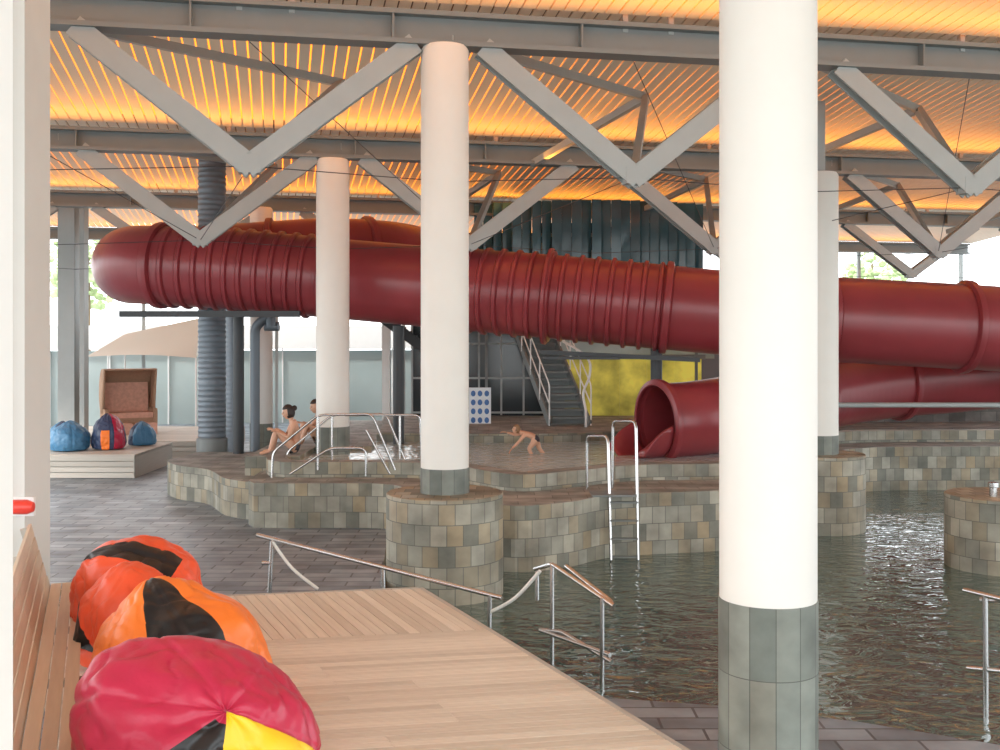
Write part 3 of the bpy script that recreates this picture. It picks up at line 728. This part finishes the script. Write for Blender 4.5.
# ------------------------------------------------------------ people
def skin_mesh(name, verts, edges, radii, m, parent, root=0, sub=2):
    me=bpy.data.meshes.new(name); me.from_pydata([Vector(v) for v in verts],edges,[]); me.materials.append(m)
    o=bpy.data.objects.new(name,me); link(o,parent)
    md=o.modifiers.new('skin','SKIN'); md.use_smooth_shade=True
    for i,r in enumerate(radii):
        sv=me.skin_vertices[0].data[i]
        sv.radius=(r,r) if not isinstance(r,tuple) else r
        sv.use_root=(i==root)
    s=o.modifiers.new('sub','SUBSURF'); s.levels=sub; s.render_levels=sub
    return o
def head(parent, loc, face_yaw, pitch, s, hairm, long_hair):
    bm=bmesh.new(); bmesh.ops.create_uvsphere(bm,u_segments=32,v_segments=24,radius=1)
    for v in bm.verts:
        x,y,z=v.co
        fx=0.092; fy=0.074; fz=0.115
        k=1
        if z<0: k=1+0.28*z
        nx=x*fx*(k if x<0 else 1); ny=y*fy*k; nz=z*fz
        if x>0.4:
            nx-=0.006*(abs(y)<0.9)
            nose=math.exp(-((y/0.16)**2))*math.exp(-(((z+0.12)/0.2)**2)); nx+=0.022*nose
            brow=math.exp(-((abs(y)-0.35)/0.22)**2)*math.exp(-(((z-0.05)/0.12)**2)); nx-=0.008*brow
            lip=math.exp(-((y/0.28)**2))*math.exp(-(((z+0.48)/0.09)**2)); nx+=0.006*lip
            chin=math.exp(-((y/0.3)**2))*math.exp(-(((z+0.85)/0.15)**2)); nx+=0.012*chin
        v.co=(nx*s,ny*s,nz*s)
    h=bpy.data.meshes.new('head'); bm.to_mesh(h); bm.free()
    for p in h.polygons: p.use_smooth=True
    h.materials.append(M['skin']); o=bpy.data.objects.new('head',h); link(o,parent); o.location=loc; o.rotation_euler=(0,pitch,face_yaw)
    def blob(name,c,sc,m):
        bm=bmesh.new(); bmesh.ops.create_uvsphere(bm,u_segments=12,v_segments=8,radius=1,matrix=Matrix.Translation(Vector(c)*s)@Matrix.Diagonal((*[q*s for q in sc],1)))
        me=bpy.data.meshes.new(name); bm.to_mesh(me); bm.free()
        for p in me.polygons: p.use_smooth=True
        me.materials.append(m); q=bpy.data.objects.new(name,me); link(q,o); return q
    for sg in (-1,1):
        blob('eye',(0.076,0.03*sg,0.004),(0.012,0.014,0.007),M['eye'])
        blob('ear',(0.0,0.073*sg,-0.01),(0.018,0.010,0.03),M['skin'])
    blob('mouth',(0.086,0,-0.054),(0.006,0.022,0.006),M['lip'])
    bm=bmesh.new(); bmesh.ops.create_uvsphere(bm,u_segments=32,v_segments=20,radius=1)
    dele=[]
    for v in bm.verts:
        x,y,z=v.co
        if z< (0.42 if x>0.35 else (-0.35 if not long_hair else -0.75)) and not(x<-0.1 and z>-0.75): dele.append(v); continue
        r=1.13+0.05*noise.noise(Vector((x*5,y*5,z*2)))
        v.co=Vector((x*0.092*r-0.006,y*0.076*r,z*0.115*r))*s
    bmesh.ops.delete(bm,geom=dele,context='VERTS')
    me=bpy.data.meshes.new('hair'); bm.to_mesh(me); bm.free()
    for p in me.polygons: p.use_smooth=True
    me.materials.append(hairm); q=bpy.data.objects.new('hair',me); link(q,o); q.modifiers.new('t','SOLIDIFY').thickness=0.012
    if long_hair:
        blob('hair_bun',(-0.11,0,0.05),(0.045,0.045,0.045),hairm)
    return o
def hand(parent, wrist, dirv, palmn, s, side):
    d=Vector(dirv).normalized(); n=Vector(palmn).normalized(); n=(n-d*n.dot(d)).normalized(); sdv=d.cross(n)*side; w0=Vector(wrist)
    V=[w0,w0+d*0.04*s,w0+d*0.08*s];Ed=[(0,1),(1,2)];R=[(0.024*s,0.018*s),(0.036*s,0.015*s),(0.038*s,0.013*s)]
    for k,(off,l) in enumerate(((-0.03,0.062),(-0.010,0.075),(0.011,0.070),(0.030,0.055))):
        b=w0+d*0.085*s+sdv*off*s; i=len(V)
        V+=[b,b+d*l*0.5*s-n*0.006*s,b+d*l*0.8*s-n*0.022*s,b+d*l*0.95*s-n*0.038*s]; Ed+=[(2,i),(i,i+1),(i+1,i+2),(i+2,i+3)]; R+=[0.009*s,0.0085*s,0.008*s,0.007*s]
    i=len(V); V+=[w0+d*0.035*s-sdv*0.035*s,w0+d*0.06*s-sdv*0.058*s-n*0.01*s,w0+d*0.085*s-sdv*0.064*s-n*0.02*s]; Ed+=[(1,i),(i,i+1),(i+1,i+2)]; R+=[0.012*s,0.0105*s,0.008*s]
    skin_mesh('hand',V,Ed,R,M['skin'],parent,0,1)
def figure(name, loc, yaw, J, s, hairm, suit, female, headpitch=0.0, headyaw=0.0):
    e=empty(name,loc); e.rotation_euler=(0,0,yaw)
    names=['pelvis','waist','chest','neck','headb','shl','ell','wrl','shr','elr','wrr','hil','knl','anl','tol','hir','knr','anr','tor']
    rad={'pelvis':(0.125,0.10),'waist':(0.105,0.085),'chest':(0.135,0.10),'neck':0.052,'headb':0.05,'sh':0.056,'el':0.04,'wr':0.027,'hi':0.085,'kn':0.058,'an':0.036,'to':0.026}
    V=[];R=[]
    for n in names:
        V.append(Vector(J[n])); k=n if n in rad else n[:2]
        r=rad[k]; R.append(tuple(q*s for q in r) if isinstance(r,tuple) else r*s)
    I={n:i for i,n in enumerate(names)}
    ed=[('pelvis','waist'),('waist','chest'),('chest','neck'),('neck','headb'),('chest','shl'),('shl','ell'),('ell','wrl'),('chest','shr'),('shr','elr'),('elr','wrr'),('pelvis','hil'),('hil','knl'),('knl','anl'),('anl','tol'),('pelvis','hir'),('hir','knr'),('knr','anr'),('anr','tor')]
    ed=[(I[a],I[b]) for a,b in ed]
    for a,b,f,r in (('knl','anl',0.35,0.052),('knr','anr',0.35,0.052),('hil','knl',0.4,0.078),('hir','knr',0.4,0.078),('ell','wrl',0.3,0.038),('elr','wrr',0.3,0.038)):
        i=len(V); V.append(V[I[a]].lerp(V[I[b]],f)); R.append(r*s); ed.remove((I[a],I[b])); ed+= [(I[a],i),(i,I[b])]
    skin_mesh('body',V,ed,R,M['skin'],e)
    P={n:Vector(J[n]) for n in names}
    skin_mesh('briefs',[P['pelvis'],P['pelvis'].lerp(P['waist'],0.35),P['hil'],P['hil'].lerp(P['knl'],0.16),P['hir'],P['hir'].lerp(P['knr'],0.16)],[(0,1),(0,2),(2,3),(0,4),(4,5)],[(0.135*s,0.112*s),(0.125*s,0.10*s),0.095*s,0.092*s,0.095*s,0.092*s],suit,e)
    if female:
        a=P['waist'].lerp(P['chest'],0.72); b=P['waist'].lerp(P['chest'],1.0)
        skin_mesh('bikini_top',[a,b],[(0,1)],[(0.142*s,0.11*s),(0.143*s,0.108*s)],suit,e)
    for sd,w_,el in ((1,'wrl','ell'),(-1,'wrr','elr')):
        d=(P[w_]-P[el]); hand(e,P[w_],d+Vector((0,0,-0.02)),(0,0,1) if abs(d.normalized().z)<0.8 else (1,0,0),s,sd)
    hd=P['headb']+ (P['headb']-P['neck']).normalized()*0.075*s
    head(e,hd,headyaw,headpitch,s,hairm,female)
    return e
sit=dict(pelvis=(0,0,0.11),waist=(0.01,0,0.28),chest=(0.05,0,0.45),neck=(0.10,0,0.59),headb=(0.13,0,0.65),
 shl=(0.06,0.16,0.53),ell=(0.18,0.22,0.30),wrl=(0.36,0.16,0.40),shr=(0.06,-0.16,0.53),elr=(0.18,-0.22,0.30),wrr=(0.36,-0.16,0.40),
 hil=(0.04,0.09,0.10),knl=(0.38,0.13,0.40),anl=(0.48,0.13,0.07),tol=(0.66,0.15,0.03),hir=(0.04,-0.09,0.10),knr=(0.36,-0.13,0.42),anr=(0.42,-0.12,0.07),tor=(0.60,-0.14,0.03))
figure('seated_woman',(-3.53,19.2,0.95),math.pi+0.25,sit,1.08,M['hair'],M['suit'],True,0.15)
figure('seated_person',(-3.32,20.75,0.95),math.pi+0.5,sit,1.12,M['hair'],M['suit'],False,0.1)
prism('pool_edge_slab',[(-4.35,18.75),(-3.42,18.75),(-3.42,20.35),(-2.4,20.45),(-2.4,21.3),(-4.35,21.3)],0.62,0.949,M['slate'],M['slate_top'])
kid=dict(pelvis=(0,0,0.42),waist=(0.09,0,0.47),chest=(0.19,0,0.50),neck=(0.28,0,0.53),headb=(0.32,0,0.555),
 shl=(0.20,0.11,0.51),ell=(0.33,0.15,0.36),wrl=(0.44,0.13,0.25),shr=(0.20,-0.11,0.51),elr=(0.38,-0.13,0.47),wrr=(0.54,-0.10,0.52),
 hil=(0.0,0.06,0.40),knl=(0.14,0.08,0.24),anl=(0.05,0.08,0.04),tol=(0.15,0.09,0.02),hir=(0.0,-0.06,0.40),knr=(-0.06,-0.07,0.22),anr=(-0.20,-0.07,0.05),tor=(-0.10,-0.08,0.02))
figure('child',(0.66,20.0,0.72),math.pi,kid,0.72,M['hairb'],M['suit'],False,-0.2)

# ------------------------------------------------------------ light / camera
wd=bpy.data.worlds.new('World'); scene.world=wd; wd.use_nodes=True
nt=wd.node_tree; bg=nt.nodes['Background']
sky=nt.nodes.new('ShaderNodeTexSky'); sky.sky_type='HOSEK_WILKIE'; sky.turbidity=6; sky.ground_albedo=0.5
sky.sun_direction=Vector((-0.6,-0.4,0.7)).normalized()
mx=nt.nodes.new('ShaderNodeMix'); mx.data_type='RGBA'; mx.inputs['Factor'].default_value=0.75; mx.inputs['B'].default_value=(0.96,0.99,1.0,1)
nt.links.new(sky.outputs['Color'],mx.inputs['A']); nt.links.new(mx.outputs['Result'],bg.inputs['Color']); bg.inputs['Strength'].default_value=4.5
sun=bpy.data.lights.new('sun','SUN'); sun.energy=3.0; sun.angle=0.1; sun.color=(1,0.97,0.92)
o=bpy.data.objects.new('sun',sun); link(o); o.rotation_euler=(math.radians(60),0,math.radians(-55))
cd=bpy.data.cameras.new('camera'); cam=bpy.data.objects.new('camera',cd); link(cam)
cam.location=(0,0,3.0); cam.rotation_euler=(math.pi/2,0,0); cd.sensor_width=36; cd.lens=36*F/1000; cd.shift_y=-0.039; cd.clip_start=0.05; cd.clip_end=500
scene.camera=cam
scene.view_settings.view_transform='Standard'
